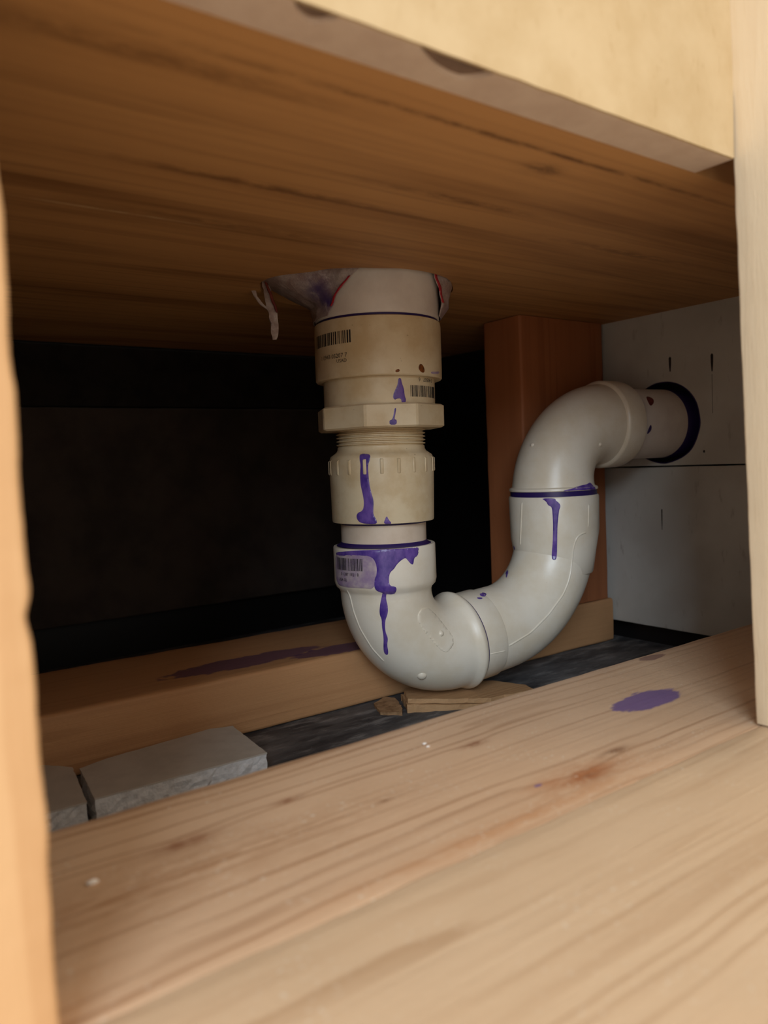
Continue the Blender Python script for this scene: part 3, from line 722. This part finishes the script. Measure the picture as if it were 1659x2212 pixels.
# ================================================================== SCRAPS ON THE SLAB
M_gyp = plain('gypsum_core', lin(238, 236, 234), lin(216, 212, 208), .25, .9, .2, 1.0, .5)
M_paper = plain('drywall_paper', lin(204, 194, 180), lin(192, 182, 168), .06, .75, .25, .1, .6)
def rag(pts, amp, seed, n=14, bow=0):
    o_ = []
    for i, a in enumerate(pts):
        b = pts[(i+1) % len(pts)]; L_ = math.hypot(b[0]-a[0], b[1]-a[1]); k_ = max(2, int(L_/2.2))
        for k in range(k_):
            t = k/k_; x_ = a[0]+(b[0]-a[0])*t; y_ = a[1]+(b[1]-a[1])*t
            e = noise.noise_vector(Vector((x_*.25, y_*.25, seed)))*amp+noise.noise_vector(Vector((x_*.9, y_*.9, seed+5)))*amp*.5
            o_.append((x_+e.x, y_+e.y))
    return o_
def rough_side(name, outline, z0, z1, mat, parent, amp, seed):
    """slab of crumbly core: its broken sides are uneven in depth"""
    n = len(outline); cx_ = sum(p[0] for p in outline)/n; cy_ = sum(p[1] for p in outline)/n; v = []; f = []; L_ = 7
    for l in range(L_):
        z_ = z0+(z1-z0)*l/(L_-1)
        for (x_, y_) in outline:
            d = Vector((x_-cx_, y_-cy_, 0)).normalized(); k = noise.noise(Vector((x_*.35, y_*.35, z_*.5+seed)))+.6*noise.noise(Vector((x_*.9, y_*.9, z_*1.1+seed)))
            mid = 0 if l == L_-1 else 1
            v.append((x_+d.x*k*amp*mid, y_+d.y*k*amp*mid, z_))
    for l in range(L_-1):
        for i in range(n): f.append((l*n+i, l*n+(i+1) % n, (l+1)*n+(i+1) % n, (l+1)*n+i))
    f += [tuple(range(n)), tuple((L_-1)*n+i for i in range(n))]
    return mesh(name, v, f, mat, parent, smooth=0)
def scrap(pts, label, seed):
    cx_ = sum(p[0] for p in pts)/len(pts); cy_ = sum(p[1] for p in pts)/len(pts)
    e = empty('drywall_scrap', (cx_, cy_, FLOOR)); meta(e, label, 'drywall scrap', None, 'drywall offcuts on the slab')
    r_ = rag(pts, .5, seed); rough_side('gypsum_core', r_, FLOOR+.1, -132.7, M_gyp, e, .9, seed)
    prism('paper_face', rag([(p[0]+(cx_-p[0])*-.004, p[1]+(cy_-p[1])*-.006) for p in pts], .4, seed+.4), -132.7, -132.0, M_paper, e)
    prism('paper_back', r_, FLOOR, FLOOR+.1, M_paper, e)
scrap([(79.8, 320.4), (156.8, 317.6), (160.6, 362.5), (150, 366.5), (120, 364), (97, 362), (84, 358)], 'larger grey drywall offcut with crumbly white edge beside the front sill', 1.0)
scrap([(20, 322), (76.4, 319.2), (79.6, 345), (81.5, 362), (72, 374), (20, 374)], 'smaller drywall piece half hidden by the left stud, behind a dark crack', 2.0)
def tilted(name, outline, zf0, zf1, mat, parent=None, org=None):
    n = len(outline); v = [(p[0], p[1], zf0(*p)) for p in outline]+[(p[0], p[1], zf1(*p)) for p in outline]
    return mesh(name, v, [tuple(range(n)), tuple(range(n, 2*n))]+[(i, (i+1) % n, n+(i+1) % n, n+i) for i in range(n)], mat, parent, org, 30)
osh = (300, 345, FLOOR)
M_shim = wood('shim_wood', (0, 1, 2), lin(186, 146, 104), lin(134, 96, 62), osh, spacing=6, warp=4, seed=9.3, fine=.3, late=.3, rough=.75, bump=.5)
sh = empty('wood_shim', osh); meta(sh, 'split wooden shim wedged under the trap on the slab', 'shim')
so = rag([(264, 349), (285, 335.5), (306, 324), (336, 318), (340, 328), (331, 350), (308, 366), (276, 368)], .9, 4)
so2 = rag([(262.5, 348), (284, 334.2), (306, 322.6), (330, 318), (334, 328), (326, 350), (304, 366), (274, 368)], 1.0, 6)
ztop_ = lambda x_, y_: -139.9+max(0, (302-x_))*.075-max(0, x_-325)*.02
tilted('split_layer', so, lambda x_, y_: ztop_(x_, y_)-2.7+noise.noise(Vector((x_*.1, y_*.1, 0)))*.3, ztop_, M_shim, sh)
tilted('split_layer', so2, lambda x_, y_: FLOOR, lambda x_, y_: ztop_(x_, y_)-3.1+noise.noise(Vector((x_*.12, y_*.1, 3)))*.3, M_shim, sh)
och = (262, 362, FLOOR)
tilted('wood_chip', rag([(249, 356), (258, 347), (262, 352), (270, 369), (267, 376), (256, 372)], .9, 8), lambda x_, y_: FLOOR, lambda x_, y_: FLOOR+2.0+(x_-258)*.05, plain('chip_wood', lin(168, 132, 96), lin(128, 96, 66), .2, .8, .2, .5, .6), org=och)
meta(bpy.data.objects['wood_chip'], 'small brown wood chip on the slab left of the shim', 'wood chip')
# plaster crumbs on the sill
M_crumb = plain('plaster_crumb', lin(244, 238, 230), rough=.9)
def crumb(x_, y_, r, label, seed):
    bm = bmesh.new(); bmesh.ops.create_icosphere(bm, subdivisions=2, radius=1)
    v = []
    for q in bm.verts:
        k = 1+.45*noise.noise(q.co*1.6+Vector((seed, 0, 0))); v.append((x_+q.co.x*r*1.5*k, y_+q.co.y*r*k, ZP+.3+max(-.55*r, q.co.z*r*.6*k)+.35*r))
    f = [[w.index for w in q.verts] for q in bm.faces]; bm.free()
    meta(mesh('plaster_crumb', v, f, M_crumb, None, (x_, y_, ZP), 0), label, 'crumb', None, 'white crumbs on the sill plate')
crumb(167.8, 212.8, .55, 'upper of two white crumbs mid sill plate', 1); crumb(167.0, 209.8, .5, 'lower of two white crumbs mid sill plate', 4)
crumb(46.9, 195.4, .9, 'pale crumb on the sill plate near the left stud', 7)
